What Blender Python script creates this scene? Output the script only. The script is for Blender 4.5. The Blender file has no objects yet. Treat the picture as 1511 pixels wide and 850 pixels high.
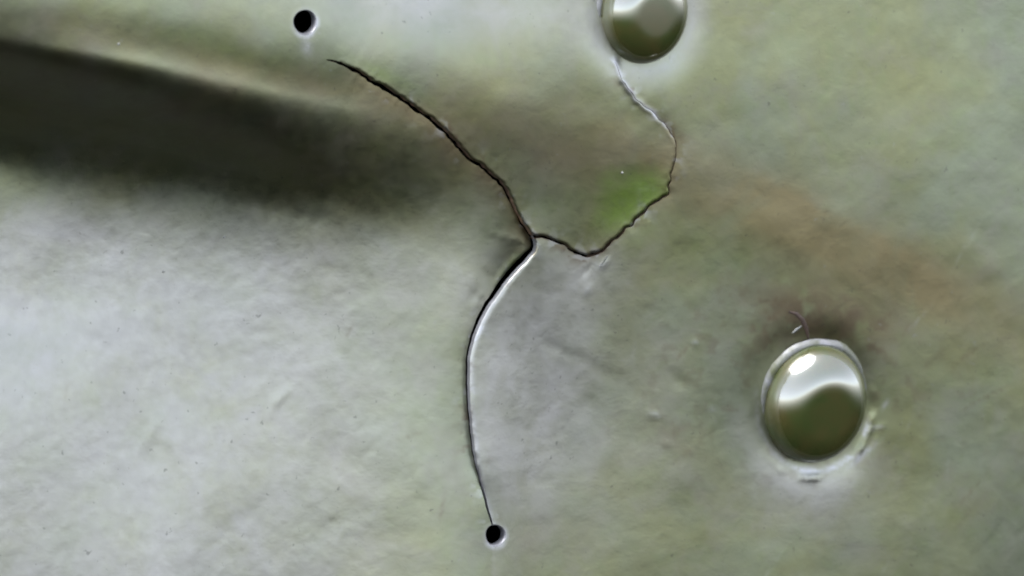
import bpy, math, random
import numpy as np
from mathutils import Vector, Matrix
from mathutils.geometry import delaunay_2d_cdt

random.seed(7)
rng = np.random.RandomState(11)
scene = bpy.context.scene
col = scene.collection
R = math.radians

# ------------------------------------------------------------------ camera
YAW, PITCH, DIST, FRAME = R(25), R(12), 0.60, 0.100      # the frame is 100 mm wide
W0, H0 = 1511.0, 850.0
PX = FRAME / W0                                           # metres per photo pixel
cam_pos = np.array([-math.sin(YAW) * math.cos(PITCH), -math.cos(YAW) * math.cos(PITCH), math.sin(PITCH)]) * DIST
cd = bpy.data.cameras.new("camera")
cd.sensor_width = 36.0
cd.lens = 36.0 * DIST / FRAME
cd.clip_start, cd.clip_end = 0.01, 100.0
cd.dof.use_dof = True
cd.dof.focus_distance = DIST - 0.002
cd.dof.aperture_fstop = 40.0
cam = bpy.data.objects.new("camera", cd)
col.objects.link(cam)
cam.location = cam_pos
cam.rotation_euler = Vector(-cam_pos).to_track_quat('-Z', 'Y').to_euler()
scene.camera = cam

fwd = -cam_pos / np.linalg.norm(cam_pos)
right = np.cross(fwd, [0, 0, 1.0]); right /= np.linalg.norm(right)
up = np.cross(right, fwd)

# ------------------------------------------------------------------ light
to_sun = -0.50 * right + 1.60 * np.array([0, 0, 1.0]) - 0.22 * fwd
to_sun /= np.linalg.norm(to_sun)
sun_elev = math.asin(to_sun[2])
world = bpy.data.worlds.new("World")
scene.world = world
world.use_nodes = True
wn = world.node_tree
bg = wn.nodes["Background"]
sky = wn.nodes.new("ShaderNodeTexSky")
sky.sky_type = 'NISHITA'
sky.sun_disc = False
sky.sun_elevation = sun_elev
sky.sun_rotation = math.atan2(to_sun[0], to_sun[1])
sky.air_density, sky.dust_density, sky.ozone_density = 0.7, 0.8, 1.0
hsv = wn.nodes.new("ShaderNodeHueSaturation")             # thin white overcast: a paler blue
hsv.inputs["Saturation"].default_value = 0.4
wn.links.new(sky.outputs[0], hsv.inputs["Color"])
wn.links.new(hsv.outputs[0], bg.inputs[0])
bg.inputs[1].default_value = 0.07
sd = bpy.data.lights.new("sun", 'SUN')
sd.energy = 1.5
sd.angle = R(50)
sd.color = (1.0, 0.99, 0.98)
sun = bpy.data.objects.new("sun", sd)
col.objects.link(sun)
sun.rotation_euler = Vector(to_sun).to_track_quat('Z', 'Y').to_euler()

scene.cycles.filter_width = 1.9
scene.view_settings.view_transform = 'Standard'
scene.view_settings.look = 'None'
scene.view_settings.gamma = 1.0
scene.view_settings.use_curve_mapping = False
scene.view_settings.exposure = 3.08

# ------------------------------------------------------------------ helpers
def rays(u, v):
    x = (u - W0 / 2) * PX / DIST
    y = (H0 / 2 - v) * PX / DIST
    return fwd[None, :] + x[:, None] * right[None, :] + y[:, None] * up[None, :]

def to_panel(u, v, h):
    """photo measurement (u, v) + relief h (same unit, towards the viewer) -> metres on the panel"""
    u, v, h = (np.atleast_1d(np.asarray(a, float)) for a in (u, v, h))
    d = rays(u, v)
    t = (-h * PX - cam_pos[1]) / d[:, 1]
    return cam_pos[None, :] + t[:, None] * d

def sstep(a, b, x):
    t = np.clip((x - a) / (b - a), 0, 1)
    return t * t * (3 - 2 * t)

def vnoise(u, v, seed, scale):
    r = np.random.RandomState(seed)
    tab = r.rand(256, 256)
    x, y = u / scale + 57.3, v / scale + 91.7
    xi, yi = np.floor(x).astype(int), np.floor(y).astype(int)
    fx, fy = x - xi, y - yi
    fx, fy = fx * fx * (3 - 2 * fx), fy * fy * (3 - 2 * fy)
    a = tab[xi % 256, yi % 256]; b = tab[(xi + 1) % 256, yi % 256]
    c = tab[xi % 256, (yi + 1) % 256]; d = tab[(xi + 1) % 256, (yi + 1) % 256]
    return (a * (1 - fx) + b * fx) * (1 - fy) + (c * (1 - fx) + d * fx) * fy

def fbm(u, v, seed, scale, octs=3):
    s, a, tot = 0, 1.0, 0
    for k in range(octs):
        s = s + a * vnoise(u, v, seed + k, scale / 2 ** k)
        tot += a; a *= 0.55
    return s / tot

def gauss(u, v, cu, cv, ru, rv, ang=0):
    c, s = math.cos(R(ang)), math.sin(R(ang))
    x, y = u - cu, v - cv
    p, q = (x * c + y * s) / ru, (-x * s + y * c) / rv
    return np.exp(-(p * p + q * q))

def catmull_matrix(xs, n):
    """interpolation weights of positions xs on knots 0..n-1, Catmull-Rom, clamped"""
    xs = np.clip(xs, 0, n - 1 - 1e-6)
    i = np.floor(xs).astype(int); t = xs - i
    w = np.stack([-0.5 * t + t ** 2 - 0.5 * t ** 3, 1 - 2.5 * t ** 2 + 1.5 * t ** 3,
                  0.5 * t + 2 * t ** 2 - 1.5 * t ** 3, -0.5 * t ** 2 + 0.5 * t ** 3], 1)
    M = np.zeros((len(xs), n))
    for k in range(4):
        np.add.at(M, (np.arange(len(xs)), np.clip(i - 1 + k, 0, n - 1)), w[:, k])
    return M

# ------------------------------------------------------------------ relief of the dented sheet
# slope of the sheet (towards the viewer = positive) every 100 x 50 units, rows running parallel to the fold
FOLD = 0.25
SLOPE = np.array([
#SLOPE_BEGIN
    [0.04, 0.09, 0.15, 0.20, 0.20, 0.29, 0.34, 0.32, 0.20, 0.11, 0.08, 0.09, 0.09, 0.12, 0.13, 0.10],
    [0.04, 0.10, 0.16, 0.20, 0.21, 0.29, 0.35, 0.33, 0.21, 0.12, 0.09, 0.10, 0.09, 0.13, 0.13, 0.10],
    [0.05, 0.10, 0.16, 0.21, 0.22, 0.30, 0.35, 0.34, 0.22, 0.13, 0.10, 0.11, 0.10, 0.12, 0.11, 0.08],
    [0.05, 0.11, 0.17, 0.22, 0.23, 0.32, 0.36, 0.35, 0.20, 0.15, 0.10, 0.10, 0.10, 0.11, 0.08, 0.07],
    [0.06, 0.12, 0.19, 0.24, 0.26, 0.34, 0.36, 0.36, 0.19, 0.15, 0.09, 0.08, 0.10, 0.09, 0.07, 0.09],
    [0.08, 0.14, 0.22, 0.26, 0.24, 0.32, 0.36, 0.34, 0.17, 0.13, 0.09, 0.07, 0.08, 0.06, 0.06, 0.09],
    [0.08, 0.15, 0.26, 0.26, 0.19, 0.21, 0.25, 0.21, 0.11, 0.06, 0.10, 0.08, 0.07, 0.05, 0.06, 0.08],
    [0.05, 0.12, 0.15, 0.10, 0.07, 0.08, 0.07, 0.06, 0.03, 0.01, 0.10, 0.05, 0.05, 0.08, 0.09, 0.07],
    [-0.05, -0.03, -0.04, -0.02, -0.07, -0.01, -0.08, -0.04, -0.05, -0.04, -0.01, -0.00, 0.01, 0.05, 0.06, 0.04],
    [-0.14, -0.03, 0.14, 0.22, 0.18, 0.12, -0.06, -0.13, -0.07, -0.03, -0.06, -0.02, 0.01, 0.01, 0.00, 0.01],
    [-0.39, -0.37, -0.37, -0.06, 0.08, 0.13, -0.04, -0.12, -0.09, -0.04, -0.06, -0.01, -0.01, -0.00, 0.02, 0.06],
    [-0.65, -0.65, -0.65, -0.61, -0.42, 0.02, 0.03, -0.04, -0.07, -0.10, -0.04, 0.01, 0.04, 0.03, 0.05, 0.07],
    [-0.65, -0.52, -0.43, -0.21, -0.13, -0.05, -0.02, 0.02, 0.01, -0.05, 0.01, 0.03, 0.02, 0.03, 0.06, 0.06],
    [-0.06, -0.14, -0.08, -0.05, -0.06, -0.04, -0.01, 0.08, -0.01, 0.01, 0.03, 0.02, 0.00, 0.01, 0.04, 0.04],
    [0.05, 0.01, 0.04, 0.02, -0.01, 0.02, 0.06, 0.11, -0.02, 0.05, 0.05, 0.01, -0.01, 0.02, 0.05, 0.04],
    [0.09, 0.11, 0.11, 0.09, 0.07, 0.08, 0.11, 0.10, -0.02, 0.01, 0.05, 0.02, 0.00, 0.03, 0.03, 0.02],
    [0.13, 0.15, 0.15, 0.15, 0.13, 0.10, 0.11, 0.08, 0.00, 0.02, 0.07, 0.04, 0.02, 0.04, 0.03, -0.01],
    [0.18, 0.18, 0.17, 0.17, 0.14, 0.10, 0.09, 0.09, 0.03, 0.06, 0.07, 0.05, 0.00, 0.04, 0.03, -0.03],
    [0.29, 0.23, 0.17, 0.18, 0.14, 0.11, 0.10, 0.12, 0.07, 0.09, 0.08, 0.06, 0.06, 0.05, 0.03, -0.04],
    [0.28, 0.21, 0.18, 0.19, 0.14, 0.08, 0.10, 0.12, 0.10, 0.08, 0.06, 0.06, 0.07, 0.04, 0.01, -0.04],
    [0.18, 0.16, 0.16, 0.16, 0.12, 0.09, 0.12, 0.15, 0.14, 0.08, 0.06, 0.05, 0.05, 0.01, -0.02, -0.07],
    [0.14, 0.15, 0.16, 0.15, 0.12, 0.10, 0.10, 0.16, 0.14, 0.07, 0.05, 0.02, 0.02, -0.02, -0.04, -0.08],
    [0.11, 0.14, 0.16, 0.16, 0.12, 0.10, 0.10, 0.14, 0.11, 0.06, 0.03, 0.01, 0.00, -0.03, -0.04, -0.08],
    [0.09, 0.14, 0.17, 0.15, 0.09, 0.08, 0.08, 0.11, 0.08, 0.04, 0.02, -0.00, -0.01, -0.04, -0.05, -0.08],
    [0.08, 0.13, 0.14, 0.13, 0.07, 0.08, 0.08, 0.08, 0.06, 0.02, 0.01, -0.01, -0.01, -0.04, -0.05, -0.08],
    [0.07, 0.10, 0.12, 0.11, 0.08, 0.08, 0.08, 0.07, 0.05, 0.02, 0.01, -0.01, -0.01, -0.04, -0.05, -0.08],
#SLOPE_END
])

FU = np.arange(-900, 2401, 5.0)
FV = np.arange(-700, 1551, 5.0)
def relief_grid():
    Mu = catmull_matrix(FU / 100.0, SLOPE.shape[1])
    T = SLOPE @ Mu.T
    S = np.empty((len(FV), len(FU)))
    for k, u in enumerate(FU):
        S[:, k] = catmull_matrix((FV - FOLD * min(max(u, 0), 1500) + 400) / 50.0, SLOPE.shape[0]) @ T[:, k]
    du = np.maximum(np.maximum(-FU, FU - 1511), 0); dv = np.maximum(np.maximum(-FV, FV - 850), 0)
    S = S * np.exp(-dv / 150.0)[:, None] * np.exp(-du / 500.0)[None, :]
    Hh = np.cumsum(S, 0) * 5.0
    k = int(np.argmin(abs(FV - 330)))
    return Hh - Hh[k:k + 1, :]
HG = relief_grid()

def base_relief(u, v):
    x = np.clip((u - FU[0]) / 5.0, 1, len(FU) - 3); y = np.clip((v - FV[0]) / 5.0, 1, len(FV) - 3)
    xi, yi = x.astype(int), y.astype(int); fx, fy = x - xi, y - yi
    return ((HG[yi, xi] * (1 - fx) + HG[yi, xi + 1] * fx) * (1 - fy) +
            (HG[yi + 1, xi] * (1 - fx) + HG[yi + 1, xi + 1] * fx) * fy)

# ------------------------------------------------------------------ cracks, holes, rivets: where they are
HOLES = [(450, 33, 19.0), (731, 790, 16.5)]
RIVETS = [(948, 17, 79.0, 'upper'), (1200, 595, 94.0, 'lower')]
CR1 = np.array([(482, 88), (496, 92), (520, 104), (560, 126), (600, 151), (640, 180), (665, 203), (690, 229),
                (715, 250), (735, 266), (748, 282), (757, 301), (768, 325), (784, 349)], float)
CW1 = np.array([1.0, 3.0, 4.6, 5.6, 6.0, 6.6, 7.0, 6.6, 6.0, 5.8, 5.4, 4.8, 4.6, 4.4], float)
CR2 = np.array([(784, 349), (805, 353), (830, 362), (850, 372), (868, 377), (885, 373), (905, 355), (930, 330), (950, 310), (968, 295),
                (983, 285), (990, 270), (995, 247), (998, 225), (994, 203), (975, 180), (950, 155), (927, 130), (918, 114), (908, 92)], float)
CW2 = np.array([4, 3, 2.8, 3.2, 3.8, 3.8, 3.2, 3, 3, 3, 2.6, 2, 1.4, 1.4, 1, 0.7, 0.7, 0.7, 0.7, 0.7], float)
CR3 = np.array([(784, 349), (787, 365), (775, 379), (755, 401), (735, 427), (718, 452), (703, 482), (694, 512), (690, 547), (691, 590),
                (694, 622), (698, 660), (706, 700), (714, 732), (723, 762), (727, 776)], float)
CW3 = np.array([5, 8, 11, 11, 10.5, 9.5, 8.5, 7, 6.5, 6, 5.5, 5, 4, 3.5, 3, 2], float)

def resample(P, Wd, step, rough):
    # smooth curve through the measured points + small jags of a real tear
    n = len(P)
    d = np.concatenate([[0], np.cumsum(np.linalg.norm(np.diff(P, axis=0), axis=1))])
    q = np.linspace(0, d[-1], max(int(d[-1] / step), 4))
    x = np.interp(q, d, np.arange(n))
    M = catmull_matrix(x, n)
    C, w = M @ P, np.interp(x, np.arange(n), Wd)
    T = np.gradient(C, axis=0); T /= np.linalg.norm(T, axis=1)[:, None] + 1e-9
    N = np.stack([-T[:, 1], T[:, 0]], 1)
    j = (vnoise(q, q * 0, int(d[-1]), 9.0) - .5) * rough + (vnoise(q, q * 0 + 7, int(d[-1]) + 1, 22.0) - .5) * rough
    fade = np.minimum(1, np.minimum(q, d[-1] - q) / 25.0)
    C = C + N * (j * fade)[:, None]
    ja = 1 + (0.9 if rough > 2 else 0.12) * (vnoise(q, q * 0 + 3, 5, 6.0) - .5)
    return C, w * ja, N, q, d[-1]

CHAINS = [resample(CR1, CW1, 2.5, 3.2), resample(CR2, CW2, 2.5, 5.5), resample(CR3, CW3, 2.5, 1.2)]

def in_poly(px, py, poly):
    inside = np.zeros(len(px), bool)
    j = len(poly) - 1
    for i in range(len(poly)):
        xi, yi = poly[i]; xj, yj = poly[j]
        if yi != yj:
            c = ((yi > py) != (yj > py)) & (px < (xj - xi) * (py - yi) / (yj - yi) + xi)
            inside ^= c
        j = i
    return inside

c1, c2, c3 = CHAINS[0][0], CHAINS[1][0], CHAINS[2][0]
POLY_B = np.vstack([c1, c2, [(952, 16), (952, -2000), (450, -2000)]])
POLY_C = np.vstack([c3, [(731, 3000), (4000, 3000), (4000, -2000), (952, -2000), (952, 16)], c2[::-1]])

def chain_dist(u, v, ch):
    C, w, N, q, L = ch
    D = np.full(len(u), 1e9); A = np.zeros(len(u)); Wd = np.zeros(len(u))
    sel = np.where((u > C[:, 0].min() - 170) & (u < C[:, 0].max() + 170) & (v > C[:, 1].min() - 170) & (v < C[:, 1].max() + 170))[0]
    for s in range(0, len(sel), 4000):
        ii = sel[s:s + 4000]
        p = np.stack([u[ii], v[ii]], 1)
        a, b = C[:-1], C[1:]
        ab = b - a
        t = np.clip(((p[:, None] - a[None]) * ab[None]).sum(2) / ((ab * ab).sum(1)[None] + 1e-9), 0, 1)
        dd = np.linalg.norm(p[:, None] - (a[None] + t[..., None] * ab[None]), axis=2)
        k = dd.argmin(1); r = np.arange(len(ii))
        D[ii] = dd[r, k]
        A[ii] = q[k] + t[r, k] * (q[k + 1] - q[k])
        Wd[ii] = w[k]
    return D, A, Wd, L

def relief(u, v, full=False):
    u, v = np.asarray(u, float), np.asarray(v, float)
    h = base_relief(u, v)
    # sharp step where the sheet buckles under itself at the upper left
    vf = v - FOLD * np.clip(u, -400, 800)
    amp = 88 * (1 - sstep(300, 720, u)) * sstep(-850, -200, u)
    edge = 104 + 9 * (vnoise(u, u * 0, 17, 130) - .5) + 10 * sstep(250, 0, u)
    wdt = 56 + 0.04 * np.clip(u, 0, 640)
    ph = np.clip((vf - edge) / wdt, -1, 1) * 0.5 + 0.5
    h = h - amp * ph * ph * (3 - 2 * ph) - 0.25 * amp * sstep(0, 110, vf - edge)
    B = in_poly(u, v, POLY_B); Cc = in_poly(u, v, POLY_C) & ~B; A_ = ~B & ~Cc
    d1, a1, w1, L1 = chain_dist(u, v, CHAINS[0]); e1 = np.maximum(d1 - w1 / 2, 0); t1 = sstep(5, 75, a1)
    d2, a2, w2, L2 = chain_dist(u, v, CHAINS[1]); e2 = np.maximum(d2 - w2 / 2, 0); t2 = 1 - sstep(L2 - 120, L2 - 20, a2)
    d3, a3, w3, L3 = chain_dist(u, v, CHAINS[2]); e3 = np.maximum(d3 - w3 / 2, 0); t3 = 1 - sstep(L3 - 120, L3 - 15, a3)
    h = h + t1 * (np.where(A_, -4 * np.exp(-e1 / 26.0), 0) + np.where(B, 4 * np.exp(-e1 / 30.0) - 2.0 * np.clip(1 - e1 / 3.0, 0, 1) ** 2, 0))
    h = h + t2 * (np.where(B, 2.5 * np.exp(-e2 / 24.0) - 1.4 * np.clip(1 - e2 / 3.0, 0, 1) ** 2, 0) + np.where(Cc, -2.5 * np.exp(-e2 / 18.0), 0))
    lipw = 2.5 + 4.5 * sstep(0, 110, a3) * (1 - 0.6 * sstep(L3 - 180, L3 - 40, a3))
    h = h + t3 * (np.where(A_, -7 * np.exp(-e3 / 22.0) * (1 + 0.9 * np.exp(-((a3 - 60) / 45.0) ** 2)), 0)
                  + np.where(Cc, 6 * np.exp(-e3 / 45.0) - 3.0 * np.clip(1 - e3 / lipw, 0, 1) ** 2, 0))
    # closed, slightly lifted end of the second crack
    h = h + (1 - t2) * 3.0 * np.exp(-(d2 / 5.0) ** 2)
    # rivets pull the sheet in and leave a pressed ring
    for cu, cv, rr, nm in RIVETS:
        e = np.sqrt(((u - cu) / 0.84) ** 2 + (v - cv) ** 2)
        h = h - 6 * np.exp(-((e - rr * 0.9) / 30.0) ** 2) * (e > rr * 0.9) - 6 * (e <= rr * 0.9)
        if nm == 'lower':
            h = h + 3.6 * sstep(0.35, 0.7, fbm(u, v, 63, 22, 2)) * np.exp(-((e - rr - 16 + 0.05 * (u - cu)) / 4.0) ** 2) * sstep(0.15, 0.65, (u - cu) / (e + 1) * 0.55 + (v - cv) / (e + 1) * 0.8)
    # small dents, blisters, scratches
    for cu, cv, ru, rv, an, am in [(868, 428, 9, 4, -50, 0.8), (865, 400, 10, 3, -50, -1.2), (1026, 506, 5, 4, -60, 0.7), (966, 612, 11, 6, 10, 0.7),
                                   (892, 389, 10, 3.5, -50, 1.5), (985, 655, 8, 5, 20, 0.6), (1000, 560, 20, 9, 40, -0.6), (885, 545, 34, 10, 28, -0.6),
                                   (820, 513, 24, 8, 28, -0.6), (413, 588, 16, 6, -50, 1.5), (222, 640, 30, 8, -55, 0.6), (205, 668, 26, 8, -55, 0.5),
                                   (1290, 632, 14, 4, -10, 0.6), (700, 435, 14, 6, -60, -1.2)]:
        h = h + am * gauss(u, v, cu, cv, ru, rv, an)
    # uneven hammered surface, coarser at the lower left (grain running up to the right)
    ll = sstep(850, 450, u) * sstep(240, 420, v)
    p, qv = (u * 0.64 - v * 0.77), (u * 0.77 + v * 0.64)
    h = h + (fbm(u, v, 3, 210, 2) - .5) * 9 + (fbm(u, v, 21, 70, 2) - .5) * 1.3
    h = h + ll * ((fbm(p / 1.8, qv, 31, 34, 2) - .5) * 0.4 + (fbm(p / 1.3, qv, 44, 15, 2) - .5) * 0.4 + (vnoise(u, v, 47, 8.0) - .5) * 0.3)
    h = h + (1 - ll) * (fbm(u, v, 52, 24, 2) - .5) * 0.45
    if full:
        return h, dict(A=A_, B=B, C=Cc, e1=e1, e2=e2, e3=e3, a1=a1, a2=a2, a3=a3, t1=t1, t2=t2, t3=t3, L2=L2, L3=L3, lipw=lipw, d2=d2)
    return h

# ------------------------------------------------------------------ materials
def mat_new(name):
    m = bpy.data.materials.new(name); m.use_nodes = True
    nt = m.node_tree
    return m, nt, nt.nodes["Principled BSDF"]

def attr(nt, name):
    a = nt.nodes.new("ShaderNodeAttribute"); a.attribute_name = name
    return a.outputs["Fac"]

def noise(nt, scale, detail=3, rough=0.55, dist=0.0, vec=None):
    n = nt.nodes.new("ShaderNodeTexNoise")
    n.inputs["Scale"].default_value = scale; n.inputs["Detail"].default_value = detail
    n.inputs["Roughness"].default_value = rough; n.inputs["Distortion"].default_value = dist
    if vec is not None: nt.links.new(vec, n.inputs["Vector"])
    return n.outputs["Fac"]

def ramp(nt, fac, a, b, ca=0.0, cb=1.0):
    r = nt.nodes.new("ShaderNodeMapRange")
    r.inputs["From Min"].default_value = a; r.inputs["From Max"].default_value = b
    r.inputs["To Min"].default_value = ca; r.inputs["To Max"].default_value = cb
    nt.links.new(fac, r.inputs["Value"])
    return r.outputs["Result"]

def mix(nt, fac, a, b, mode='MIX'):
    n = nt.nodes.new("ShaderNodeMix"); n.data_type = 'RGBA'; n.blend_type = mode
    for k, s in ((0, fac), (6, a), (7, b)):
        if isinstance(s, (int, float)): n.inputs[k].default_value = s
        elif isinstance(s, tuple): n.inputs[k].default_value = (*s, 1)
        else: nt.links.new(s, n.inputs[k])
    return n.outputs[2]

def math_n(nt, op, a, b):
    n = nt.nodes.new("ShaderNodeMath"); n.operation = op; n.use_clamp = True
    for k, s in ((0, a), (1, b)):
        if isinstance(s, (int, float)): n.inputs[k].default_value = s
        else: nt.links.new(s, n.inputs[k])
    return n.outputs[0]

def paint_material():
    m, nt, b = mat_new("weathered_olive_paint")
    tc = nt.nodes.new("ShaderNodeTexCoord").outputs["Object"]
    n1 = noise(nt, 60, 3, 0.5, 0.6, tc); n2 = noise(nt, 210, 4, 0.6, 0.3, tc); n3 = noise(nt, 900, 4, 0.65, 0, tc)
    n4 = noise(nt, 110, 3, 0.55, 0.8, tc); n5 = noise(nt, 330, 4, 0.6, 0.5, tc)
    c = mix(nt, ramp(nt, n1, 0.38, 0.62), (0.164, 0.174, 0.070), (0.166, 0.188, 0.116))
    c = mix(nt, ramp(nt, n4, 0.46, 0.68, 0, 0.28), c, (0.182, 0.172, 0.052))
    c = mix(nt, ramp(nt, n2, 0.48, 0.68, 0, 0.28), c, (0.205, 0.182, 0.165))
    c = mix(nt, ramp(nt, n5, 0.52, 0.66, 0, 0.28), c, (0.140, 0.180, 0.062))
    c = mix(nt, math_n(nt, 'MULTIPLY', attr(nt, "chalk_and_light"), ramp(nt, n2, 0.30, 0.60, 0.62, 1.0)), c, (0.346, 0.338, 0.318))
    c = mix(nt, math_n(nt, 'MULTIPLY', attr(nt, "grime_and_shade"), ramp(nt, n2, 0.36, 0.58, 0.5, 1.0)), c, (0.092, 0.060, 0.024))
    c = mix(nt, math_n(nt, 'MULTIPLY', attr(nt, "ochre"), ramp(nt, n4, 0.34, 0.58, 0.45, 1.0)), c, (0.196, 0.158, 0.066))
    c = mix(nt, math_n(nt, 'MULTIPLY', attr(nt, "algae"), ramp(nt, n5, 0.34, 0.56, 0.7, 1.0)), c, (0.112, 0.178, 0.008))
    # fine dark pits and pale pin specks
    pit = noise(nt, 1500, 2, 0.5, 0, tc)
    c = mix(nt, ramp(nt, pit, 0.70, 0.78, 0, 0.45), c, (0.03, 0.028, 0.02))
    c = mix(nt, ramp(nt, noise(nt, 1150, 2, 0.5, 0.2, tc), 0.70, 0.80, 0, 0.35), c, (0.22, 0.22, 0.20))
    bare = math_n(nt, 'MULTIPLY', attr(nt, "bare"), ramp(nt, n3, 0.30, 0.58, 0.35, 1.0))
    c = mix(nt, bare, c, (0.42, 0.42, 0.45))
    nt.links.new(c, b.inputs["Base Color"])
    rgh = nt.nodes.new("ShaderNodeMath"); rgh.operation = 'ADD'
    nt.links.new(ramp(nt, n2, 0.3, 0.7, 0.36, 0.46), rgh.inputs[0]); nt.links.new(ramp(nt, n3, 0.3, 0.7, -0.04, 0.06), rgh.inputs[1])
    nt.links.new(rgh.outputs[0], b.inputs["Roughness"])
    crg = nt.nodes.new("ShaderNodeMath"); crg.operation = 'ADD'
    nt.links.new(ramp(nt, n2, 0.3, 0.7, 0.32, 0.40), crg.inputs[0]); nt.links.new(ramp(nt, attr(nt, "chalk_and_light"), 0, 1, 0, 0.16), crg.inputs[1])
    nt.links.new(crg.outputs[0], b.inputs["Coat Roughness"])
    b.inputs["Specular IOR Level"].default_value = 1.0
    b.inputs["Metallic"].default_value = 0.95              # lustrous aluminised enamel
    b.inputs["Coat Weight"].default_value = 1.0
    b.inputs["Coat IOR"].default_value = 1.6
    b.inputs["Coat Roughness"].default_value = 0.36
    bp = nt.nodes.new("ShaderNodeBump"); bp.inputs["Distance"].default_value = 0.000033; bp.inputs["Strength"].default_value = 0.5
    hsum = nt.nodes.new("ShaderNodeMath"); hsum.operation = 'ADD'
    nt.links.new(noise(nt, 1300, 3, 0.6, 0.2, tc), hsum.inputs[0]); nt.links.new(ramp(nt, noise(nt, 420, 3, 0.6, 0.5, tc), 0, 1, 0, 2.0), hsum.inputs[1])
    nt.links.new(hsum.outputs[0], bp.inputs["Height"])
    nt.links.new(bp.outputs[0], b.inputs["Normal"])
    return m

def simple_material(name, ca, cb, rough, metal, scale=700, coat=0.0, spec=0.5, bump=0.00003, coat_ior=1.5):
    m, nt, b = mat_new(name)
    tc = nt.nodes.new("ShaderNodeTexCoord").outputs["Object"]
    n = noise(nt, scale, 4, 0.6, 0.3, tc)
    nt.links.new(mix(nt, ramp(nt, n, 0.35, 0.65), ca, cb), b.inputs["Base Color"])
    nt.links.new(ramp(nt, n, 0.3, 0.7, rough * 0.85, rough * 1.2), b.inputs["Roughness"])
    b.inputs["Metallic"].default_value = metal
    b.inputs["Specular IOR Level"].default_value = spec
    b.inputs["Coat Weight"].default_value = coat
    b.inputs["Coat Roughness"].default_value = 0.11
    b.inputs["Coat IOR"].default_value = coat_ior
    bp = nt.nodes.new("ShaderNodeBump"); bp.inputs["Distance"].default_value = bump; bp.inputs["Strength"].default_value = 0.5
    nt.links.new(noise(nt, scale * 0.8, 3, 0.5, 0.2, tc), bp.inputs["Height"])
    nt.links.new(bp.outputs[0], b.inputs["Normal"])
    return m

M_PAINT = paint_material()
M_BARE = simple_material("bare_alloy_edge", (0.24, 0.24, 0.26), (0.15, 0.15, 0.16), 0.42, 0.35)
M_RUST = simple_material("grimy_torn_metal", (0.17, 0.105, 0.062), (0.085, 0.052, 0.034), 0.7, 0.0)
M_INSIDE = simple_material("unlit_inner_metal", (0.020, 0.018, 0.016), (0.012, 0.010, 0.010), 0.8, 0.0, 200)  # near-black colour stands in for the unlit space behind the skin
M_RIVET = simple_material("glossy_olive_rivet_paint", (0.044, 0.058, 0.016), (0.064, 0.058, 0.018), 0.3, 0.0, 380, 1.0, 0.2, 0.00005, 2.9)
M_COLLAR = simple_material("scuffed_paint_collar", (0.20, 0.20, 0.21), (0.070, 0.076, 0.035), 0.4, 0.1, 420)
M_CHIP = simple_material("brown_paint_chip", (0.055, 0.032, 0.022), (0.03, 0.02, 0.015), 0.55, 0.0, 900)
M_SPECK = simple_material("pale_speck", (0.26, 0.26, 0.24), (0.2, 0.2, 0.18), 0.5, 0.0, 2000)

def mesh_obj(name, verts, faces, mat, parent=None, smooth=True, attrs=None):
    me = bpy.data.meshes.new(name)
    me.from_pydata([tuple(map(float, p)) for p in verts], [], [tuple(int(i) for i in f) for f in faces])
    me.materials.append(mat)
    if attrs:
        for k, a in attrs.items():
            at = me.attributes.new(k, 'FLOAT', 'POINT'); at.data.foreach_set("value", np.asarray(a, np.float32))
    if smooth: me.polygons.foreach_set("use_smooth", [True] * len(me.polygons))
    me.update()
    o = bpy.data.objects.new(name, me)
    col.objects.link(o)
    if parent is not None: o.parent = parent
    return o

# ------------------------------------------------------------------ the panel
panel = bpy.data.objects.new("metal_panel", None)
panel.empty_display_size = 0.02
col.objects.link(panel)
panel["label"] = "dented olive green painted metal panel, cracked and stop-drilled, with two domed rivets"
panel["category"] = "panel"

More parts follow.
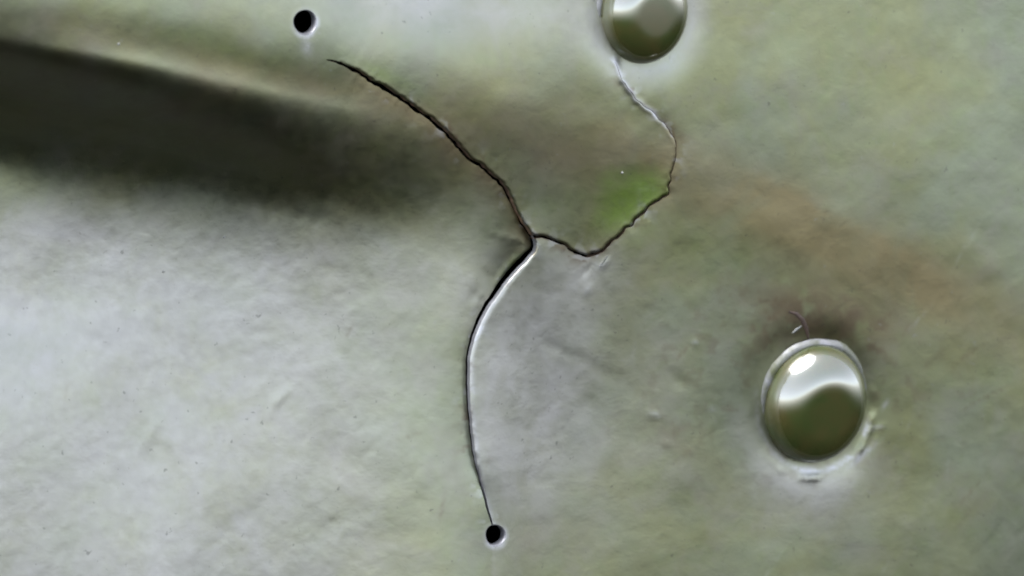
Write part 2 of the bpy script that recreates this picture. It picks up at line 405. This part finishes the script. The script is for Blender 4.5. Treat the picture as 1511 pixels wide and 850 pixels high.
def build_sheet():
    pts, edges = [], []
    def add(p):
        pts.append((float(p[0]), float(p[1]))); return len(pts) - 1
    # outlines to cut: each crack a closed strip, each hole a circle
    voids = []
    rows = []
    for C, w, N, q, L in CHAINS:
        a, b = C + N * w[:, None] / 2, C - N * w[:, None] / 2
        voids.append(np.vstack([a, b[::-1]]))
        for off in (1.3, 3.0, 5.2, 8.0, 11.5):
            rows.append(C + N * (w[:, None] / 2 + off)); rows.append(C - N * (w[:, None] / 2 + off))
    for cu, cv, r in HOLES:
        t = np.linspace(0, 2 * math.pi, 48, endpoint=False)
        jr = r * (1 + 0.02 * np.sin(3 * t + cu))
        voids.append(np.stack([cu + 0.92 * jr * np.cos(t), cv + jr * np.sin(t)], 1))
        for off in (1.2, 2.6, 4.5, 7, 10, 14):
            rows.append(np.stack([cu + 0.92 * (r + off) * np.cos(t), cv + (r + off) * np.sin(t)], 1))
    def inside_any(p, grow=0.0):
        r = np.zeros(len(p), bool)
        for V in voids: r |= in_poly(p[:, 0], p[:, 1], V)
        return r
    loops = []
    for V in voids:
        ids = [add(p) for p in V]
        edges.extend((ids[i], ids[(i + 1) % len(ids)]) for i in range(len(ids)))
    allb = np.vstack(voids)
    def near_boundary(p, lim):
        out = np.zeros(len(p), bool)
        box = (p[:, 0] > 420) & (p[:, 0] < 1020) & (p[:, 1] > 0) & (p[:, 1] < 830)
        ii = np.where(box)[0]
        for s in range(0, len(ii), 4000):
            k = ii[s:s + 4000]
            d = np.sqrt(((p[k][:, None] - allb[None]) ** 2).sum(2)).min(1)
            out[k] = d < lim
        return out
    cand = np.vstack(rows)
    cand = cand[~inside_any(cand) & ~near_boundary(cand, 0.9)]
    key = np.round(cand / 1.3).astype(int); _, uq = np.unique(key, axis=0, return_index=True); cand = cand[uq]
    # general points
    gu, gv = np.meshgrid(np.arange(-30, 1545, 5.0), np.arange(-30, 885, 5.0))
    g = np.stack([gu.ravel(), gv.ravel()], 1); g[:, 0] += 2.5 * ((np.round(g[:, 1] / 5).astype(int)) % 2)
    g += rng.uniform(-0.7, 0.7, g.shape)
    g = g[~inside_any(g) & ~near_boundary(g, 9.0)]
    far = []
    for u in np.arange(-860, 2361, 40.0):
        for v in np.arange(-660, 1511, 40.0):
            if not (-40 <= u <= 1555 and -40 <= v <= 895): far.append((u, v))
    P = np.vstack([cand, g, np.array(far)])
    for p in P: add(p)
    vc, ec, fc, *_ = delaunay_2d_cdt([Vector(p) for p in pts], edges, [], 0, 1e-4)
    V = np.array([tuple(p) for p in vc])
    F = np.array([f for f in fc if len(f) == 3])
    cen = V[F].mean(1)
    F = F[~inside_any(cen)]
    used = np.unique(F); rem = -np.ones(len(V), int); rem[used] = np.arange(len(used))
    V, F = V[used], rem[F]
    # facing the viewer
    a = V[F]
    cr = (a[:, 1, 0] - a[:, 0, 0]) * (a[:, 2, 1] - a[:, 0, 1]) - (a[:, 1, 1] - a[:, 0, 1]) * (a[:, 2, 0] - a[:, 0, 0])
    F[cr > 0] = F[cr > 0][:, ::-1]
    return V, F

V, F = build_sheet()
U_, V_ = V[:, 0], V[:, 1]
Hh, info = relief(U_, V_, True)
P3 = to_panel(U_, V_, Hh)

def paint_masks(u, v, I):
    n = fbm(u, v, 71, 60, 3); n2 = fbm(u, v, 81, 25, 3)
    wob = (n - .5) * 2
    poly = [(903, 258), (950, 250), (992, 266), (972, 296), (930, 330), (884, 345), (892, 300)]
    ww = (n2 - .5) * 22
    algae = sum(in_poly(u + ww + a, v + ww * .6 + b, poly) for a in (-22, -11, 0, 11, 22) for b in (-12, 0, 12)) / 15.0 * 1.1 * I['B']
    algae = algae + 0.5 * gauss(u, v, 752, 392, 34, 9, -52) * I['A'] + 0.35 * gauss(u, v, 570, 112, 60, 12, 28) * I['B']
    algae = algae + 0.30 * gauss(u, v, 330, 70, 170, 26, 14) + 0.25 * gauss(u, v, 1040, 360, 140, 50, 20) + 0.2 * gauss(u, v, 700, 330, 60, 40)
    grime_and_shade = 1.25 * gauss(u, v, 1210, 465, 110, 50, 8) * sstep(0.3, 0.6, n2 + 0.18) + 0.5 * gauss(u, v, 820, 220, 170, 50, 22)
    grime_and_shade = grime_and_shade + 0.95 * I['A'] * np.exp(-I['e1'] / 16.0) * I['t1'] + 0.5 * I['B'] * np.exp(-I['e1'] / 6.0) * I['t1'] + 0.8 * np.exp(-I['e2'] / 6.0) * I['t2'] + 0.35 * gauss(u, v, 460, 120, 120, 26, 18)
    grime_and_shade = grime_and_shade + 0.4 * gauss(u, v, 1000, 650, 60, 16, 38) + 0.3 * gauss(u, v, 770, 790, 70, 30)
    grime_and_shade = grime_and_shade + 0.65 * gauss(u, v, 230, 135, 430, 78, 13) * (0.75 + 0.8 * (n2 - .5))  # brown ridge dirt, with the fold's shade put into the same dark tone
    ochre = 0.75 * gauss(u, v, 1125, 290, 130, 34, 27) + 0.65 * gauss(u, v, 1330, 400, 120, 40, 30) + 0.35 * gauss(u, v, 950, 225, 90, 24, 25) + 0.25 * gauss(u, v, 1020, 415, 70, 14, 0)
    ochre = ochre + 0.55 * gauss(u, v, 360, 100, 280, 24, 14) + 0.55 * I['A'] * np.exp(-I['e1'] / 17.0) * I['t1'] + 0.85 * gauss(u, v, 1150, 330, 400, 62, 24)
    chalk_and_light = 0.85 * I['C'] * gauss(u, v, 775, 560, 75, 190, 8) + 0.5 * I['C'] * gauss(u, v, 800, 620, 180, 200, 0) + 0.5 * gauss(u, v, 700, 400, 70, 90) * I['A'] + 0.5 * gauss(u, v, 60, 370, 160, 90) * sstep(250, 330, v)
    chalk_and_light = chalk_and_light + 0.55 * gauss(u, v, 1190, 740, 110, 50, 10) + 1.0 * sstep(800, 350, u) * sstep(255, 400, v) * (0.85 + 0.4 * (n - 0.5)) + 0.85 * gauss(u, v, 650, 5, 260, 62, 6) * (0.8 + 0.6 * (n - 0.5)) + 0.5 * I['C'] * gauss(u, v, 870, 410, 60, 40)  # lower left and top strip: sky brightness put into the paler colour
    bare = (0.25 + 0.45 * n2) * I['C'] * np.clip(1 - I['e3'] / (I['lipw'] + 1.5), 0, 1) ** 0.6 * sstep(15, 60, I['a3'])
    bare = bare + 0.7 * np.exp(-(I['d2'] / 3.5) ** 2) * sstep(I['L2'] - 125, I['L2'] - 95, I['a2'])
    for cu, cv, r in HOLES:
        e = np.sqrt(((u - cu) / 0.92) ** 2 + (v - cv) ** 2)
        low = sstep(-0.5, 0.6, ((v - cv) * 0.8 + (u - cu) * 0.6) / (e + 1))
        bare = bare + 0.85 * np.clip(1 - (e - r) / 7.5, 0, 1) * (0.25 + low)
    bare = bare + 0.6 * gauss(u, v, 453, 68, 8, 14)
    for cu, cv, r, nm in RIVETS:
        e = np.sqrt(((u - cu) / 0.84) ** 2 + (v - cv) ** 2)
        ca, sa = (u - cu) / (e + 1), (v - cv) / (e + 1)
        ring = np.exp(-((e - r - 7 - 5 * wob) / (4.5 if nm == 'lower' else 9.0)) ** 2)
        if nm == 'lower':
            bare = bare + ring * (1.0 * sstep(0.25, 0.7, sa + .3 * ca) * sstep(0.35, 0.6, n2) + 0.45 * sstep(0.3, 0.9, -ca * .8 + sa * .5))
            bare = bare + 0.6 * gauss(u, v, 1290, 632, 12, 2.5, -10) + 0.5 * gauss(u, v, 1306, 597, 3, 8, 30) + 0.8 * gauss(u, v, 1272, 672, 26, 4, -42)
            chalk_and_light = chalk_and_light + 0.45 * np.exp(-((e - r - 30) / 26.0) ** 2) * sstep(0.1, 0.7, sa - ca * 0.3)
        else:
            bare = bare + ring * 0.2 + 0.2 * gauss(u, v, 995, 95, 22, 12, -40)
            chalk_and_light = chalk_and_light + 0.4 * np.exp(-((e - r - 15) / 24.0) ** 2)
    for cu, cv, ru, rv, an in [(892, 389, 10, 3.0, -50), (868, 428, 8, 3, -50), (1026, 506, 4, 3, 0), (966, 612, 10, 4, 10), (1052, 603, 6, 4, 0)]:
        bare = bare + 0.4 * gauss(u, v, cu, cv, ru, rv, an)
    em = np.minimum(np.minimum(I['e1'] + 200 * (1 - I['t1']), I['e2']), I['e3'])
    chip = sstep(0.60, 0.68, fbm(u, v, 97, 13, 2)) * np.exp(-em / 11.0)
    bare = bare + 0.45 * chip * (vnoise(u, v, 98, 30) > 0.5)
    grime_and_shade = grime_and_shade + 0.9 * chip * (vnoise(u, v, 98, 30) <= 0.5) + 0.5 * sstep(0.62, 0.70, fbm(u, v, 99, 17, 2)) * gauss(u, v, 1180, 560, 240, 150)
    rs = np.random.RandomState(4)
    for k in range(34):
        cu, cv, ln, an = rs.uniform(0, 1511), rs.uniform(260, 850), rs.uniform(8, 34), rs.normal(-48, 22)
        g = gauss(u, v, cu, cv, ln, rs.uniform(1.6, 2.6), an)
        if k % 3: bare = bare + rs.uniform(.05, .18) * g
        else: grime_and_shade = grime_and_shade + rs.uniform(.3, .7) * g
    cl = lambda a: np.clip(a, 0, 1)
    return dict(algae=cl(algae), grime_and_shade=cl(grime_and_shade), ochre=cl(ochre), chalk_and_light=cl(chalk_and_light), bare=cl(bare))

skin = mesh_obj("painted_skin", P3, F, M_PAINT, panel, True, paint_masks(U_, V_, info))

THICK = 0.0009
# torn edges: the thickness of the sheet seen inside each crack
for k, (C, w, N, q, L) in enumerate(CHAINS):
    vs, fs = [], []
    TH = (0.0008, 0.0008, 0.00062)[k]
    for s in (1, -1):
        E = C + N * (s * w[:, None] / 2)
        h = relief(E[:, 0] + N[:, 0] * s * 0.05, E[:, 1] + N[:, 1] * s * 0.05)
        p = to_panel(E[:, 0], E[:, 1], h - 0.15)
        rag = (vnoise(q, q * 0 + s, 90 + k, 8.0) - .5) * (0.00018 if k < 2 else 0.00004)
        n0 = len(vs)
        inner = np.stack([-s * N[:, 0], 0 * q, s * N[:, 1]], 1) * rag[:, None]
        for i in range(len(p)): vs += [p[i], p[i] + np.array([0, TH * .5, 0]) + inner[i], p[i] + np.array([0, TH, 0])]
        for i in range(len(p) - 1):
            for j in (0, 1):
                f = (n0 + 3 * i + j, n0 + 3 * i + 3 + j, n0 + 3 * i + 4 + j, n0 + 3 * i + 1 + j)
                fs.append(f if s > 0 else f[::-1])
    o = mesh_obj("torn_edge", vs, fs, (M_RUST, M_RUST, M_BARE)[k], panel)
    o["label"] = ("grimy dark edge of the crack running from the upper drilled hole", "brown stained edge of the crack running up to the cut-off rivet",
                  "bare silvery edge of the curved crack above the lower drilled hole")[k]

# drilled holes: chamfer and wall
for k, (cu, cv, r) in enumerate(HOLES):
    t = np.linspace(0, 2 * math.pi, 64, endpoint=False)
    jr = r * (1 + 0.02 * np.sin(3 * t + cu))
    vs, fs = [], []
    prof = [(0.0, -0.2, 0), (-1.2, -1.2, 0), (-1.9, -3.0, 0), (-2.0, 0, THICK)]
    for off, dh, dy in prof:
        uu, vv = cu + 0.92 * (jr + off) * np.cos(t), cv + (jr + off) * np.sin(t)
        hh = relief(cu + 0.92 * (jr + 0.3) * np.cos(t), cv + (jr + 0.3) * np.sin(t))
        p = to_panel(cu + 0.92 * jr * np.cos(t), cv + jr * np.sin(t), hh)
        c = p.mean(0)
        sc = (jr + off) / jr
        p = c + (p - c) * np.stack([sc, np.ones_like(sc), sc], 1) + np.array([0, dy - dh * PX, 0])
        vs += list(p)
    n = 64
    for a in range(len(prof) - 1):
        for i in range(n):
            fs.append((a * n + i, a * n + (i + 1) % n, (a + 1) * n + (i + 1) % n, (a + 1) * n + i))
    o = mesh_obj("drilled_hole", vs, fs, M_BARE, panel)
    o["label"] = ("round drilled hole with pale rim at the top end of the dark crack", "smaller round drilled hole with pale rim at the foot of the curved crack")[k]

# added closed tray behind the skin: keeps light out of holes and cracks
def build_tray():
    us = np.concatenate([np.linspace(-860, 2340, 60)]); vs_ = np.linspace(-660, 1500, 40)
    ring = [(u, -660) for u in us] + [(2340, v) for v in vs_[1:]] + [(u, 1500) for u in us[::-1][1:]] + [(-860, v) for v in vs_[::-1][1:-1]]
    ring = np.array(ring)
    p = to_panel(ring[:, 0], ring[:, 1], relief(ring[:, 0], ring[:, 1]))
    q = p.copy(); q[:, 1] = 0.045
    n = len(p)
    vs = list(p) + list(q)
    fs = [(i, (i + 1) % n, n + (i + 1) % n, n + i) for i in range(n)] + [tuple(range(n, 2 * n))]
    return mesh_obj("light_block_tray", vs, fs, M_INSIDE, panel, False)
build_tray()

# rivets: collar pressed to the skin, shank lip and domed head
def build_rivet(cu, cv, r, nm):
    ang = np.linspace(0, 2 * math.pi, 64, endpoint=False)
    e = 3.0
    h0 = float(relief([cu], [cv])[0])
    base = to_panel(cu, cv, h0)[0]
    hu = (relief([cu + 130], [cv]) - relief([cu - 130], [cv]))[0] / 260
    hv = (relief([cu], [cv + 130]) - relief([cu], [cv - 130]))[0] / 260
    nrm = Vector((-hu, -1.0, hv - 0.10)).normalized()       # heads sit slightly nose-down
    rot = nrm.to_track_quat('Z', 'Y').to_matrix()
    rr = r * PX
    def lathe(prof, sx):
        vs, fs = [], []
        for rad, z in prof:
            for a in ang:
                rad_ = rad * (1 + (0.020 * math.sin(3 * a + cu) + 0.008 * math.sin(7 * a + 1) + 0.005 * math.sin(13 * a)) * (rad > 1.03))
                l = Vector((rad_ * rr * math.cos(a), rad_ * rr * math.sin(a), z * rr))
                w = rot @ l
                vs.append((base[0] + w.x * sx, base[1] + w.y, base[2] + w.z))
        n = 64
        for k in range(len(prof) - 1):
            for i in range(n): fs.append((k * n + i, k * n + (i + 1) % n, (k + 1) * n + (i + 1) % n, (k + 1) * n + i))
        c = Vector((0, 0, prof[-1][1] * rr)); w = rot @ c
        vs.append((base[0] + w.x, base[1] + w.y, base[2] + w.z))
        m = len(vs) - 1
        for i in range(n): fs.append(((len(prof) - 1) * n + i, (len(prof) - 1) * n + (i + 1) % n, m))
        return vs, fs
    head = [(0.99, -0.06), (0.985, 0.04)]
    for rad in (0.982, 0.972, 0.955, 0.93, 0.90, 0.86, 0.81, 0.75, 0.68, 0.60, 0.52, 0.44, 0.36, 0.28, 0.20, 0.12, 0.05):
        t = rad / 0.985
        head.append((rad, 0.04 + 0.52 * max(0.0, 1 - (max(t - 0.40, 0) / 0.60) ** 2.1) ** 0.55 + 0.03 * (1 - t * t)))
    vs, fs = lathe(head, 0.90)
    o = mesh_obj("rivet", vs, fs, M_RIVET, panel)
    o["label"] = {'upper': "glossy domed rivet cut off by the top of the picture", 'lower': "whole glossy domed rivet with scuffed pale ring around it"}[nm]
    coll = [(1.10, -0.06), (1.065, -0.005), (1.035, 0.02), (1.0, 0.02), (0.95, -0.01)]
    vs, fs = lathe(coll, 0.90)
    return mesh_obj("collar", vs[:-1], fs[:-64], M_COLLAR, o)
for a in RIVETS: build_rivet(*a)

# curled flake of paint above the lower rivet, loose chip under the crack
def flake(path, width, lift, mat, nm="paint_flake", label=None):
    path = np.array(path, float); n = len(path)
    T = np.gradient(path, axis=0); T /= np.linalg.norm(T, axis=1)[:, None]
    N = np.stack([-T[:, 1], T[:, 0]], 1)
    wd = width * np.sin(np.linspace(0.25, math.pi - 0.2, n)) ** 0.7
    vs, fs = [], []
    for s, lf in ((-1, 0.2), (0, 1.0), (1, 0.15)):
        q = path + N * (s * wd[:, None])
        h = relief(q[:, 0], q[:, 1]) + lf * lift
        vs += list(to_panel(q[:, 0], q[:, 1], h))
    for i in range(n - 1):
        for s in (0, 1): fs.append((s * n + i, s * n + i + 1, (s + 1) * n + i + 1, (s + 1) * n + i))
    o = mesh_obj(nm, vs, fs, mat, panel)
    if label: o["label"] = label
    return o
flake([(1164, 460), (1175, 463), (1184, 472), (1190, 485), (1193, 500)], 3.6, 2.2, M_CHIP, label="brown curled paint flake above the lower rivet")
flake([(1169, 492), (1176, 486), (1183, 481)], 2.0, 1.8, M_COLLAR, label="pale lifted paint flake beside the brown one")
flake([(884, 394), (890, 386), (897, 377)], 2.0, 1.6, M_COLLAR, label="pale paint flake below the crack corner")

# tiny pale specks stuck to the paint
for cu, cv, r in [(331, 350, 2.0), (241, 401, 1.8), (175, 65, 2.0), (918, 255, 1.9)]:
    b = to_panel(cu, cv, relief([cu], [cv]) + 0.3)[0]
    vs, fs = [], []
    for ring, (rad, z) in enumerate(((1.0, 0), (0.75, 0.5), (0.3, 0.75))):
        for i in range(8):
            a = i * math.pi / 4
            jj = 1 + 0.25 * random.uniform(-1, 1)
            vs.append(b + np.array([rad * r * jj * math.cos(a), -z * r, rad * r * jj * math.sin(a)]) * PX)
    for k in range(2):
        for i in range(8): fs.append((k * 8 + i, k * 8 + (i + 1) % 8, (k + 1) * 8 + (i + 1) % 8, (k + 1) * 8 + i))
    fs.append(tuple(range(16, 24)))
    mesh_obj("speck", vs, fs, M_SPECK, panel)
